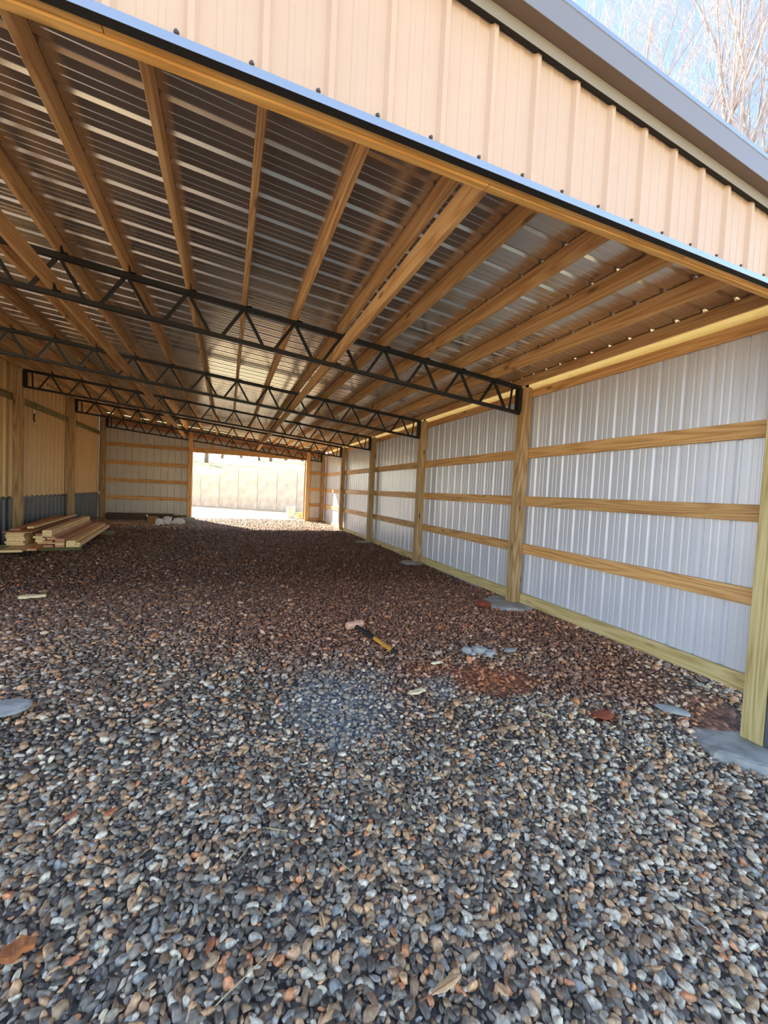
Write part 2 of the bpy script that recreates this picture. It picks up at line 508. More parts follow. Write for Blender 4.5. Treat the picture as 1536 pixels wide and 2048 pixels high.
def build_stones(name, x, y, size, templates, rng, parent, lift=0.35, tilt=0.45):
    n = len(x)
    z = gz(x, y)
    ang = rng.random(n)*2*np.pi
    ax = rng.normal(size=(n, 2))*tilt
    which = rng.integers(0, len(templates), n)
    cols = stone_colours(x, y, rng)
    Vs, Fs, Cs = [], [], []
    off = 0
    for t, (TV, TF) in enumerate(templates):
        ids = np.where(which == t)[0]
        if not len(ids): continue
        ca, sa = np.cos(ang[ids]), np.sin(ang[ids])
        v = TV[None]*size[ids, None, None]
        x1 = v[..., 0]*ca[:, None]-v[..., 1]*sa[:, None]
        y1 = v[..., 0]*sa[:, None]+v[..., 1]*ca[:, None]
        z1 = v[..., 2]
        a, b = ax[ids, 0][:, None], ax[ids, 1][:, None]
        y2 = y1*np.cos(a)-z1*np.sin(a); z2 = y1*np.sin(a)+z1*np.cos(a)
        x3 = x1*np.cos(b)+z2*np.sin(b); z3 = -x1*np.sin(b)+z2*np.cos(b)
        P = np.stack([x3+x[ids, None], y2+y[ids, None], z3+(z[ids]+lift*size[ids]*0.5+0.006*rng.random(len(ids)))[:, None]], -1)
        k = TV.shape[0]
        Vs.append(P.reshape(-1, 3))
        Fs.append((TF[None]+(off+np.arange(len(ids))*k)[:, None, None]).reshape(-1, 3))
        Cs.append(np.repeat(cols[ids], k, 0))
        off += len(ids)*k
    V = np.concatenate(Vs).astype(np.float32); F = np.concatenate(Fs).astype(np.int32); Cc = np.concatenate(Cs)
    me = bpy.data.meshes.new(name)
    me.vertices.add(len(V)); me.vertices.foreach_set('co', V.ravel())
    me.loops.add(F.size); me.loops.foreach_set('vertex_index', F.ravel())
    me.polygons.add(len(F))
    me.polygons.foreach_set('loop_start', np.arange(0, F.size, 3, dtype=np.int32))
    me.update(calc_edges=True)
    a = me.attributes.new('Col', 'FLOAT_COLOR', 'POINT')
    a.data.foreach_set('color', np.concatenate([Cc, np.ones((len(Cc), 1))], 1).astype(np.float32).ravel())
    me.materials.append(M['stone_attr'])
    o = link(name, me, None, parent)
    o['kind'] = 'stuff'
    return o

PADS = [(3.66, 1.70, .36, .34), (3.68, 4.50, .34, .36), (3.66, 7.50, .30, .28), (3.64, 10.58, .28, .26), (3.68, 13.62, .24, .24), (3.7, 16.68, .22, .2)]
def scatter(step, xr, yr, keep, rng, jit=0.85):
    xs = np.arange(xr[0], xr[1], step); ys = np.arange(yr[0], yr[1], step*0.87)
    X, Y = np.meshgrid(xs, ys)
    X = X+(np.arange(len(ys)) % 2)[:, None]*step*0.5
    X = X+(rng.random(X.shape)-0.5)*step*jit; Y = Y+(rng.random(X.shape)-0.5)*step*jit
    x, y = X.ravel(), Y.ravel()
    k = keep(x, y)
    for cx, cy, rx, ry in PADS:
        k &= ((x-cx)/rx)**2+((y-cy)/ry)**2 > 0.75
    k &= ~((np.abs(x-3.83) < 0.015) & (y > 4.6) & (y < 16.9))
    red, orange, grey, dark, pale = regions(x, y)
    k &= rng.random(len(x)) > np.clip(0.85*orange+0.35*grey, 0, 0.9)
    return x[k], y[k]

def dist(x, y): return np.hypot(x, y)
def wedge(x, y):                                   # the strip of gravel in front of and inside the bay
    az = np.degrees(np.arctan2(x, y))
    return (az > -38) & (az < 82)
near_t = stone_templates(2, 14, 3)
mid_t = stone_templates(1, 12, 4)
R1, R2 = 2.75, 6.6
x, y = scatter(0.0262, (-2.2, 4.6), (-0.1, 2.9), lambda a, b: wedge(a, b) & (dist(a, b) > 0.72) & (dist(a, b) < R1), RNG)
sz = np.clip(RNG.lognormal(math.log(0.0158), 0.32, len(x)), 0.008, 0.025)
# the largest near stones stand singly
big = np.argsort(-(sz/np.maximum(dist(x, y), 0.9)))[:300]
mask = np.ones(len(x), bool); mask[big] = False
build_stones('gravel_near', x[mask], y[mask], sz[mask], near_t, RNG, floor)
single = []
for i in range(10):
    V, F = near_t[i]
    me = mesh_np('stone', V, F.tolist()); me.materials.append(M['stone_obj']); single.append(me)
cc = stone_colours(x[big], y[big], RNG)
for n_, i in enumerate(big):
    o = link('stone', single[n_ % 10], None, floor)
    s = float(sz[i])*1.05
    o.location = (float(x[i]), float(y[i]), g1(x[i], y[i])+s*0.28+0.006)
    o.rotation_euler = (random.gauss(0, .3), random.gauss(0, .3), random.random()*6.28)
    o.scale = (s, s, s)
    o.color = (*[float(v) for v in cc[n_]], 1)
x, y = scatter(0.034, (-4.6, 4.6), (-0.1, 6.7), lambda a, b: wedge(a, b) & (dist(a, b) >= R1) & (dist(a, b) < R2) & (a < 4.6), RNG)
sz = np.clip(RNG.lognormal(math.log(0.0195), 0.30, len(x)), 0.010, 0.042)
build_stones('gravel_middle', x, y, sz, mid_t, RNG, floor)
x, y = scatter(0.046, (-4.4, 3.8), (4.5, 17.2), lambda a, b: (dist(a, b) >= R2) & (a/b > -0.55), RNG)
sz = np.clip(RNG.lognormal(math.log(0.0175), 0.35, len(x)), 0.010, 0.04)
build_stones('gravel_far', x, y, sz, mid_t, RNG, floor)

# ------------------------------------------------------------------ ceiling: roof sheets and purlins
ceiling = structure('ceiling')
PITCH = 0.2286
RX0, RX1 = LWX-0.06, 4.11
prof = rib_profile(4*PITCH, PITCH)
roof_me = sheet('roof_sheet', prof,
                lambda u, h: (RX0, u, roofz(RX0)+h), lambda u, h: (RX1, u, roofz(RX1)+h), M['roofsteel'])
ny = 17
for i in range(ny):
    o = link('roof_panel', roof_me, None, ceiling)
    o.location = (0, 1.585+i*4*PITCH, 0)
YEND = 1.585+ny*4*PITCH
for k in range(16):
    xk = 3.742-0.519*k
    z0 = chord(xk)
    cut = YB[random.choice([2, 3, 3, 4])]+0.07
    hp = 0.139
    if k == 0: z0 += 0.03; hp = 0.108          # the eave purlin is shimmed up and shallower
    for a, b in ((1.622, cut-0.002), (cut+0.002, 16.98)):
        board('purlin', (xk, a, z0+hp/2), (xk, b, z0+hp/2), 0.038, hp, M['purlin'], ceiling)

# ------------------------------------------------------------------ trusses
def make_truss():
    y = YB[1]+0.07
    t = empty('roof_truss', (W, y, ZT))
    def P(x, dz): return (x, y, ZT+SL*(W-x)+dz)
    c = 0.004
    tcho = board('top_chord', P(XL+0.005, TD-0.026), P(W-0.002, TD-0.026), 0.055, 0.050, M['blacksteel'], t, c=c)
    bcho = board('bottom_chord', P(XL+0.005, 0.022), P(W-0.002, 0.022), 0.050, 0.042, M['blacksteel'], t, c=c)
    for xx in (XL+0.032, W-0.032):
        board('end_plate', P(xx, 0.043), P(xx, TD-0.05), 0.085, 0.055, M['blacksteel'], t, up=(1, 0, 0), c=c)
    apex = [3.742-0.519*k for k in range(1, 15)]
    for xa in apex:
        for s in (-1, 1):
            xb = xa+s*0.195
            board('web', P(xa+s*0.016, TD-0.05), P(xb, 0.043), 0.030, 0.028, M['blacksteel'], t, up=(0, 1, 0), c=0.002)
    board('web', P(W-0.145, TD-0.05), P(W-0.175, 0.043), 0.024, 0.020, M['blacksteel'], t, up=(0, 1, 0), c=0.002)
    board('web', P(XL+0.145, TD-0.05), P(XL+0.155, 0.043), 0.024, 0.020, M['blacksteel'], t, up=(0, 1, 0), c=0.002)
    for k in range(0, 16):
        xa = 3.742-0.519*k
        xc = xa+0.026
        if XL < xc < W+0.12:
            p = P(xc, TD)
            o = link('purlin_clip', clip_mesh(), None, tcho)
            o.location = (p[0], y, p[2])
    for xa in LOWX:
        o = link('brace_clip', clip_mesh(), None, bcho)
        p = P(xa+0.024, 0.043)
        o.location = (p[0], y, p[2])
    return t
_clip = []
def clip_mesh():
    if _clip: return _clip[0]
    # small angle tab: upright plate with a slanted top plus a foot
    t = 0.005
    V = [(0, -.035, 0), (0, .035, 0), (0, .035, .035), (0, -.012, .062), (0, -.035, .062)]
    V2 = [(t, b, c) for a, b, c in V]
    F = [(0, 1, 2, 3, 4), (9, 8, 7, 6, 5)]+[(i, 5+i, 5+(i+1) % 5, (i+1) % 5) for i in range(5)]
    b = len(V)*2
    V3 = [(0, -.035, 0), (.05, -.035, 0), (.05, .035, 0), (0, .035, 0), (0, -.035, t), (.05, -.035, t), (.05, .035, t), (0, .035, t)]
    F += [tuple(b+i for i in f) for f in [(3, 2, 1, 0), (4, 5, 6, 7), (0, 1, 5, 4), (1, 2, 6, 5), (2, 3, 7, 6), (3, 0, 4, 7)]]
    me = mesh_np('clip', V+V2+V3, F); me.materials.append(M['blacksteel'])
    _clip.append(me)
    return me
LOWX = [-1.494, 1.074]
TRUSS_LABELS = ['black steel open-web roof truss nearest the front opening',
                'second black steel open-web truss from the front opening',
                'third black open-web truss, its left end on the post by the lumber pile',
                'fourth black open-web truss, next to last before the back wall',
                'smallest-looking black open-web truss against the bright back opening']
truss = make_truss()
def copy_tree(root, dy):
    r = root.copy(); COL.objects.link(r)
    r.location = (root.location[0], root.location[1]+dy, root.location[2])
    for ch in list(root.children):
        c = ch.copy(); COL.objects.link(c); c.parent = r
        c.matrix_parent_inverse = ch.matrix_parent_inverse.copy()
        for g in list(ch.children):
            d = g.copy(); COL.objects.link(d); d.parent = c
            d.matrix_parent_inverse = g.matrix_parent_inverse.copy()
    return r
for i in range(5):
    t = truss if i == 0 else copy_tree(truss, YB[i+1]-YB[1])
    tag(t, TRUSS_LABELS[i], 'truss', 'black steel trusses under the roof')

# long low brace boards lying on the bottom chords
for xa, lab in ((LOWX[0], 'long pine bracing board on the bottom chords, left of the two'), (LOWX[1], 'long pine bracing board on the bottom chords, right of the two')):
    zb = ZT+SL*(W-xa)+0.046
    o = board('bracing_board', (xa, 1.622, zb+0.071), (xa, 16.75, zb+0.071), 0.038, 0.139, M['purlin'])
    tag(o, lab, 'board', 'bracing boards on the truss bottom chords')

# ------------------------------------------------------------------ posts and pads
def lumpy_pad(name, cx, cy, rx, ry, ztop, zbot, seed, label, mat='concrete'):
    rng = np.random.default_rng(seed)
    n = 30
    bm = bmesh.new()
    rings = []
    for lv, (f, z) in enumerate([(1.12, zbot), (1.09, zbot+0.6*(ztop-zbot)), (1.03, ztop-0.045), (0.97, ztop-0.018), (0.88, ztop-0.006), (0.7, ztop-0.004), (0.45, ztop-0.002)]):
        ring = []
        for i in range(n):
            a = 2*math.pi*i/n
            sq = 1/max(abs(math.cos(a))**0.6+abs(math.sin(a))**0.6, 1e-6)**0.35
            r = f*sq*1.12*(0.86+0.22*float(vnoise(i*0.33, seed, 1))+0.05*float(hashn(i, seed, 2)))*(1+0.03*(rng.random()-0.5))
            ring.append(bm.verts.new((rx*r*math.cos(a), ry*r*math.sin(a), z+(0.016*(rng.random()-0.5) if lv < 5 else 0))))
        rings.append(ring)
    for a, b in zip(rings, rings[1:]):
        for i in range(n):
            bm.faces.new((a[i], a[(i+1) % n], b[(i+1) % n], b[i]))
    bm.faces.new(rings[-1])
    me = bpy.data.meshes.new(name); bm.to_mesh(me); bm.free()
    o = link(name, me, M[mat])
    o.location = (cx, cy, 0)
    tag(o, label, 'concrete pad', 'concrete pads under the right-hand posts')
    return o
PZ = [-0.330, -0.035, -0.012, 0.005, 0.012, 0.062]
PAD_L = ['rough concrete footing under the near corner post at the right edge', 'broken concrete footing slab under the post below the nearest truss',
         'concrete footing under the second post along the right wall inside', 'small concrete footing under the third post along the right wall inside',
         'small concrete footing by the sunlit stretch of the right wall', 'small concrete footing under the far right corner post']
POST_L = ['pale green treated corner post at the right edge of the picture', 'weathered pine post carrying the right end of the nearest truss',
          'pine post carrying the right end of the second truss', 'darker pine post carrying the right end of the third truss',
          'dark pine post beside the sunlit patch on the right wall', 'orange-lit corner post where right and back walls meet']
for i in range(6):
    cx, cy, rx, ry = PADS[i]
    lumpy_pad('concrete_pad', cx, cy, rx, ry, PZ[i], PZ[i]-0.2, 20+i, PAD_L[i])
    o = board('support_post', (W+PW/2, YB[i]+PW/2, PZ[i]), (W+PW/2, YB[i]+PW/2, 2.895), PW, PW, M['green' if i == 0 else 'post'], None, up=(1, 0, 0), c=0.006)
    tag(o, POST_L[i], 'post', 'posts along the right wall')
LP_L = ['pine post by the old siding, hidden left of the opening', 'pine post by the old siding carrying the second truss',
        'pine post by the old siding just behind the lumber pile', 'middle pine post in front of the tan siding on the left', 'pine corner post beside the thin bright slit on the left']
for i in range(2, 6):
    gzp = g1(XL-0.07, YB[i]+.07)
    o = board('support_post', (XL-PW/2, YB[i]+PW/2, gzp-0.05), (XL-PW/2, YB[i]+PW/2, chord(XL)-0.004), PW, PW, M['post'], None, up=(1, 0, 0), c=0.006)
    tag(o, LP_L[i-1], 'post', 'posts along the old siding')

# ------------------------------------------------------------------ right wall
wr = structure('wall_right')
GX = W+PW
pr_me = sheet('wall_sheet', prof, lambda u, h: (GX+0.040+h, u, 0.0), lambda u, h: (GX+0.040+h, u, 2.890), M['wallsteel'])
for i in range(17):
    o = link('siding_panel', pr_me, None, wr); o.location = (0, 1.55+i*4*PITCH, 0)
GZ = [0.711, 1.364, 2.017]
for b in range(5):
    y0, y1 = YB[b]+(0.001 if b == 0 else 0.071), YB[b+1]+0.069
    for z in GZ:
        board('girt', (GX+0.019, y0, z), (GX+0.019, y1, z), 0.037, 0.132, M['pine'], wr)
    board('skirt_board', (GX+0.019, y0, 0.028), (GX+0.019, y1, 0.028), 0.037, 0.14, M['green'], wr)
    board('eave_plate', (GX+0.019, y0, 2.825), (GX+0.019, y1, 2.825), 0.037, 0.106, M['pine'], wr)
    board('eave_soffit', (3.965, y0, 3.0), (3.965, y1, 3.0), 0.20, 0.028, M['paleboard'], wr, c=0.002)
    board('eave_fascia', (4.085, y0, 2.965), (4.085, y1, 2.965), 0.03, 0.11, M['paleboard'], wr, c=0.002)

# ------------------------------------------------------------------ front wall
wf = structure('wall_front')
YF = 1.518
SF = 0.0955
# heights of the sloping rake pieces at x = 2.27
RB, RT_, FB, FT, FL = 3.230, 3.279, 3.277, 3.383, 3.406
def wtop(x): return RB+SF*(2.27-x)          # lower edge of the wall trim
hx = [-4.95, -1.9, 1.05, 3.95]
for a, b in zip(hx, hx[1:]):
    board('header_board', (a+.001, 1.598, 2.777+0.143), (b-.001, 1.598, 2.777+0.143), 0.0375, 0.286, M['header'], wf, c=0.003)
hx2 = [-4.95, -0.4, 2.35, 3.95]
for a, b in zip(hx2, hx2[1:]):
    board('header_board', (a+.001, 1.5595, 2.784+0.143), (b-.001, 1.5595, 2.784+0.143), 0.0375, 0.286, M['header'], wf, c=0.003)
npan = 10
X0 = 0.537-PITCH*4*6
for i in range(npan):
    xs = X0+i*4*PITCH
    pr = [(u, h) for u, h in prof if xs+u <= 3.95]
    if len(pr) < 2: continue
    me = sheet('front_sheet', pr, lambda u, h: (xs+u, YF-h, 2.790), lambda u, h: (xs+u, YF-h, wtop(xs+u)+0.06), M['tan'])
    link('siding_panel', me, None, wf)
def strip(name, pts, x0, x1, slope, mat, parent):
    """extruded band: pts = (y, z at x=2.307) polyline, sheared with the slope along x, 1.5 mm thick"""
    V, F = [], []
    n = len(pts)
    for xx in (x0, x1):
        for y_, z_ in pts: V.append((xx, y_, z_+slope*(2.27-xx)))
    for i in range(n-1):
        F.append((i, i+1, n+i+1, n+i))
    me = mesh_np(name, V, F); me.materials.append(mat)
    o = link(name, me, None, parent)
    md = o.modifiers.new('thick', 'SOLIDIFY'); md.thickness = 0.0015; md.offset = 0
    return o
# drip trim under the siding: flared lip, black strip behind it painting the gap's shadow
strip('base_trim', [(1.4975, 2.797), (1.4955, 2.765)], -4.95, 3.95, 0, M['lip'], wf)
strip('gap_shade_strip', [(1.497, 2.766), (1.5405, 2.776)], -4.95, 3.95, 0, M['gap'], wf)
# rake: wall trim, soffit, fascia, lip, cap
strip('wall_trim', [(1.479, RB), (1.475, RT_)], -4.95, 4.05, SF, M['trim'], wf)
strip('trim_shade_strip', [(1.4785, RB+0.004), (1.512, RB+0.012)], -4.95, 4.05, SF, M['gap'], wf)  # black strip painted in as the shadow under the wall trim
strip('soffit', [(1.475, RT_), (1.413, FB+0.001)], -4.95, 4.08, SF, M['soffit'], wf)
strip('fascia', [(1.416, FB), (1.412, FB-0.002), (1.410, FT)], -4.95, 4.1, SF, M['fascia'], wf)
strip('roof_edge', [(1.407, FT-0.001), (1.4075, FL-0.002), (1.44, FL+0.006), (1.75, FL-0.03)], -4.95, 4.1, SF, M['lip'], wf)
# screws above the base trim
scr = None
def screw_mesh():
    bm = bmesh.new()
    bmesh.ops.create_cone(bm, segments=6, radius1=0.0065, radius2=0.0055, depth=0.007, cap_ends=True)
    bmesh.ops.create_cone(bm, segments=8, radius1=0.009, radius2=0.009, depth=0.002, cap_ends=True, matrix=Matrix.Translation((0, 0, -0.004)))
    me = bpy.data.meshes.new('screw'); bm.to_mesh(me); bm.free(); me.materials.append(M['screw'])
    return me
scr = screw_mesh()
for i in range(22):
    xx = 0.537+PITCH*(i-5)-0.043
    if xx > 3.9: break
    o = link('screw', scr, None, wf)
    o.location = (xx, YF-0.005, 2.822); o.rotation_euler = (math.pi/2, 0, 0)
# jamb trim beside the corner post
box('jamb_trim', W+0.004, W+0.30, 1.520, 1.612, -0.318, 2.755, M['charcoal'], wf, c=0.003)

# ------------------------------------------------------------------ back wall
wb = structure('wall_back')
YK = 16.75
BX0, BX1 = -1.375, -1.235      # left jamb post
CX0, CX1 = 3.02, 3.16          # right jamb post
for (a, b) in ((BX0, BX1), (CX0, CX1)):
    gg = g1((a+b)/2, 16.68)
    board('jamb_post', ((a+b)/2, 16.68, gg-0.03), ((a+b)/2, 16.68, roofz((a+b)/2)-0.16), 0.14, 0.14, M['pine'], wb, up=(1, 0, 0))
def back_panels(x0, x1, z0):
    x = x0
    while x < x1-0.05:
        w = min(4*PITCH, x1-x)
        pr = [(u, h) for u, h in prof if u <= w]
        me = sheet('back_sheet', pr, lambda u, h: (x+u, YK+0.042+h, z0), lambda u, h: (x+u, YK+0.042+h, roofz(x+u)-0.01), M['backsteel'])
        link('siding_panel', me, None, wb)
        x += 4*PITCH
back_panels(XL-PW, BX1+0.02, 0.10)
back_panels(CX0-0.02, W+0.2, 0.10)
back_panels(BX1+0.03, CX0-0.03, 2.66)
for z in (0.785, 1.40, 2.03, 2.665):
    board('girt', (XL-0.10, YK+0.019, z), (BX0+0.07, YK+0.019, z), 0.037, 0.135, M['pine'], wb)
for z in (0.736, 1.386, 2.062):
    board('girt', (CX0+0.07, YK+0.019, z), (W+0.13, YK+0.019, z), 0.037, 0.135, M['pine'], wb)
board('skirt_board', (XL-0.1, YK+0.019, 0.11), (BX0+0.05, YK+0.019, 0.11), 0.037, 0.16, M['olive'], wb)
board('skirt_board', (CX0+0.07, YK+0.019, 0.13), (W+0.13, YK+0.019, 0.13), 0.037, 0.14, M['pine'], wb)
board('header_board', (BX1, YK-0.02, 2.66), (CX0, YK-0.02, 2.66), 0.075, 0.19, M['pine'], wb)
for xx in (-0.55, 0.15, 0.85, 1.55, 2.25):
    board('stud', (xx, YK+0.019, 2.757), (xx, YK+0.019, roofz(xx)-0.30), 0.11, 0.037, M['pine'], wb, up=(0, 1, 0))
board('rake_board', (XL-0.05, YK+0.019, chord(XL)-0.12), (W+0.1, YK+0.019, chord(W)-0.10), 0.037, 0.19, M['redlumber'], wb)
board('rake_board', (XL-0.05, YK-0.03, chord(XL)+0.03), (W+0.1, YK-0.03, chord(W)+0.03), 0.03, 0.05, M['redlumber'], wb)

# ------------------------------------------------------------------ left wall: the older building
wl = structure('wall_left')
P2 = 0.2613
prof2 = rib_profile(3*P2, P2, big=0.055, small=0.003, half=0.062, top=0.044)
WZ = 0.918
up_me = sheet('old_sheet', prof2, lambda u, h: (LWX+h, u, WZ+0.01), lambda u, h: (LWX+h, u, roofz(LWX)-0.01), M['tanold'])
lo_me = sheet('old_low_sheet', prof2, lambda u, h: (LWX+h, u, -0.15), lambda u, h: (LWX+h, u, WZ-0.01), M['charcoal'])
for i in range(14):
    yy = 16.93-(i+1)*3*P2
    link('siding_panel', up_me, None, wl).location = (0, yy, 0)
    link('wainscot_panel', lo_me, None, wl).location = (0, yy, 0)
box('wainscot_trim', LWX+0.004, LWX+0.05, 6.2, 16.93, WZ-0.03, WZ+0.03, M['charcoal'], wl)
box('corner_trim', LWX-0.12, LWX+0.05, 16.89, 16.98, -0.15, 4.1, M['blacksteel'], wl)
box('end_wall', -12, LWX-0.12, 16.89, 16.95, -0.2, 4.1, M['tanold'], wl)
# olive tie boards nailed to the backs of the left posts
for b in range(2, 5):
    board('tie_board', (XL-PW-0.02, YB[b]+0.15, 2.995), (XL-PW-0.02, YB[b+1]-0.01, 2.995), 0.038, 0.135, M['olive'], wl)

# ------------------------------------------------------------------ lumber pile
PD = Vector((-0.105, 0.9945, 0)).normalized()
def plank(x, y, l, w, t, z, mat, label, yaw=0.0, pitch=0.0, roll=0.0, name='lumber_board', group='boards in the lumber pile'):
    d = Vector((PD.x*math.cos(yaw)-PD.y*math.sin(yaw), PD.x*math.sin(yaw)+PD.y*math.cos(yaw), math.tan(pitch))).normalized()
    a = Vector((x, y, z+t/2)); b = a+d*l
    o = board(name, a, b, w, t, M[mat], None, up=(math.sin(roll), 0, math.cos(roll)), c=0.003)
    tag(o, label, 'board', group)
    return o
ZR = 0.10
for yy, lab in ((9.46, 'green treated timber runner under the near end of the lumber pile'), (11.95, 'green treated timber runner under the far end of the lumber pile')):
    o = board('timber_runner', (-4.0, yy-0.06, ZR-0.068), (-2.64, yy+0.05, ZR-0.068), 0.09, 0.135, M['olive'], None)
    tag(o, lab, 'timber', 'runners under the lumber pile')
T = 0.038
ORD = ['topmost', 'second from the top', 'third from the top', 'fourth from the top', 'fifth from the top', 'sixth from the top', 'seventh from the top', 'eighth from the top']
def layer(n, i): return 'lowest' if i == 0 else ORD[n-1-i]
for i in range(6):
    plank(-3.49+0.012*random.uniform(-1, 1), 8.98+0.05*random.random(), 3.7, 0.255, T, ZR+T+0.002+i*0.0395, 'lumber', 'wide pine board, %s in the left column of the lumber pile' % layer(6, i), yaw=0.004*random.uniform(-1, 1))
plank(-3.42, 8.90, 3.6, 0.40, 0.02, ZR+T+0.002+6*0.0395, 'redlumber', 'wide thin reddish board capping the left column of the pile')
plank(-3.33, 8.45, 3.0, 0.29, T, ZR, 'lumber', 'widest low plank sticking out at the bottom left of the pile')
plank(-3.12, 8.62, 3.2, 0.14, T, ZR+0.0005, 'redlumber', 'reddish plank end beside the widest low plank of the pile')
for i in range(8):
    for j in range(2):
        if i >= 5 and j == 0: continue
        plank(-3.19+j*0.158+0.012*random.uniform(-1, 1), 9.02+(0.22*random.random() if i < 5 else 0.02*random.random()), 3.62, 0.139, T, ZR+T+0.002+i*0.0395 if j == 0 else ZR+0.0395*i, 'lumber' if (j == 1 and i > 4) else random.choice(['lumber', 'redlumber']), ('pine board, %s in the dark middle column of the lumber pile' % layer(5, i)) if j == 0 else ('pine board, %s in the tall column right of the pile middle' % layer(8, i)), yaw=0.006*random.uniform(-1, 1)*(j == 1))
for i in range(4):
    for j in range(2):
        if i == 3 and j == 1: continue
        plank(-2.852+j*0.165, 9.0+0.10*random.random(), 3.64, 0.139, T, ZR+i*0.0395+(0.0395 if False else 0), random.choice(['lumber', 'lumber', 'redlumber']), ('narrow pine board, %s in the right column of the pile' % layer(4, i)) if j == 0 else ('narrow pine board, %s in the outermost right column of the pile' % layer(3, i)), yaw=0.005*random.uniform(-1, 1))
plank(-2.585, 9.06, 3.75, 0.07, T, ZR, 'lumber', 'narrow strip along the right edge of the lumber pile')
plank(-2.60, 9.1, 3.72, 0.09, T, ZR+0.0395, 'lumber', 'pale strip one layer up on the right edge of the lumber pile')
ztop = ZR+T+0.002+6*0.0395+0.022
plank(-3.55, 9.15, 3.5, 0.15, 0.02, ztop, 'redlumber', 'thin dark reddish board lying flat on the left column top', yaw=0.02)
plank(-3.36, 9.25, 3.45, 0.10, T, ztop+0.021, 'lumber', 'pale plank lying highest on the left of the lumber pile', yaw=-0.012)
# hanging strap on the tie board
def strap():
    root = empty('hanging_strap', (-4.10, 11.42, 2.60))
    pts = [(-4.100, 11.45, 3.066), (-4.094, 11.452, 3.02), (-4.092, 11.47, 2.93), (-4.10, 11.475, 2.88)]
    for a, b in zip(pts, pts[1:]):
        board('cord', a, b, 0.012, 0.010, M['blackgrip'], root, up=(1, 0, 0), c=0.002)
    pts = [(-4.10, 11.40, 2.90), (-4.09, 11.41, 2.80), (-4.10, 11.40, 2.70), (-4.09, 11.42, 2.62)]
    board('wrapper', pts[0], pts[1], 0.07, 0.012, M['paper'], root, up=(1, 0, 0), c=0.002)
    for a, b in zip(pts[1:], pts[2:]):
        board('strap_tail', a, b, 0.06, 0.014, M['blackgrip'], root, up=(1, 0, 0), c=0.003)
    tag(root, 'black strap with a white wrapper hanging from the olive tie board', 'strap')
strap()

# things lying by the back wall
def cardboard_box():
    bx, by = -2.24, 14.95
    z = g1(bx, by)
    root = empty('cardboard_box', (bx, by, z))
    t, w, d, h = 0.008, 0.26, 0.24, 0.24
    box('box_side', bx-w/2, bx+w/2, by-d/2, by-d/2+t, z, z+h, M['cardboard'], root, c=0.001)
    box('box_side', bx-w/2, bx+w/2, by+d/2-t, by+d/2, z, z+h, M['cardboard'], root, c=0.001)
    box('box_side', bx-w/2, bx-w/2+t, by-d/2+t, by+d/2-t, z, z+h, M['cardboard'], root, c=0.001)
    box('box_side', bx+w/2-t, bx+w/2, by-d/2+t, by+d/2-t, z, z+h, M['cardboard'], root, c=0.001)
    box('box_bottom', bx-w/2+t, bx+w/2-t, by-d/2+t, by+d/2-t, z, z+t, M['cardboard'], root, c=0.001)
    board('flap', (bx-w/2, by-d/2, z+h), (bx-w/2-0.03, by-d/2, z+h+0.06), d*0.8, 0.006, M['paper'], root, c=0.001)
    tag(root, 'open brown cardboard box on the gravel by the back wall', 'box')
cardboard_box()
def crumple(name, x, y, w, d, h, seed, label, mat='paper', yaw=0.0):
    rng = np.random.default_rng(seed)
    bm = bmesh.new()
    bmesh.ops.create_icosphere(bm, subdivisions=2, radius=1.0)
    for v in bm.verts:
        p = v.co
        k = 1+1.1*(rng.random()-0.5)
        c = Vector((max(-.75, min(.75, p.x))*k, max(-.75, min(.75, p.y))*k, max(-.7, min(.7, p.z))*k))
        v.co = Vector((c.x*w/1.5, c.y*d/1.5, c.z*h/1.4))
    me = bpy.data.meshes.new(name); bm.to_mesh(me); bm.free()
    o = link(name, me, M[mat])
    o.location = (x, y, g1(x, y)+h*0.46); o.rotation_euler = (0, 0, yaw)
    tag(o, label, 'packaging' if mat == 'paper' else 'rock')
    return o
crumple('crumpled_wrapper', -1.98, 14.55, 0.22, 0.14, 0.20, 3, 'crumpled white wrapper standing next to the cardboard box')
crumple('crumpled_wrapper', -1.80, 14.85, 0.20, 0.12, 0.24, 4, 'upright white package between box and folded wrapping')
crumple('folded_wrapping', -1.52, 14.9, 0.34, 0.20, 0.19, 5, 'folded white wrapping right of the cardboard box', yaw=0.3)
o = board('concrete_block', (-1.46, 15.6, g1(-1.3, 15.6)+0.085), (-1.06+0.02, 15.62, g1(-1.2, 15.6)+0.085), 0.19, 0.17, M['concrete']); tag(o, 'grey block on the ground by the left jamb of the back opening', 'block')
zz = g1(-3.0, 15.9)
o = board('dark_plank', (-3.75, 15.95, zz+0.125), (-1.75, 15.95, zz+0.125), 0.04, 0.24, M['darkboard'], c=0.003); tag(o, 'dark plank standing on edge below the back wall girts', 'board')
zz = g1(-3.2, 14.8)
o = board('pale_plank', (-3.75, 14.95, zz+0.035), (-2.62, 14.72, zz+0.035), 0.14, 0.038, M['redlumber'], c=0.003); tag(o, 'single pale plank lying flat beyond the lumber pile', 'board')

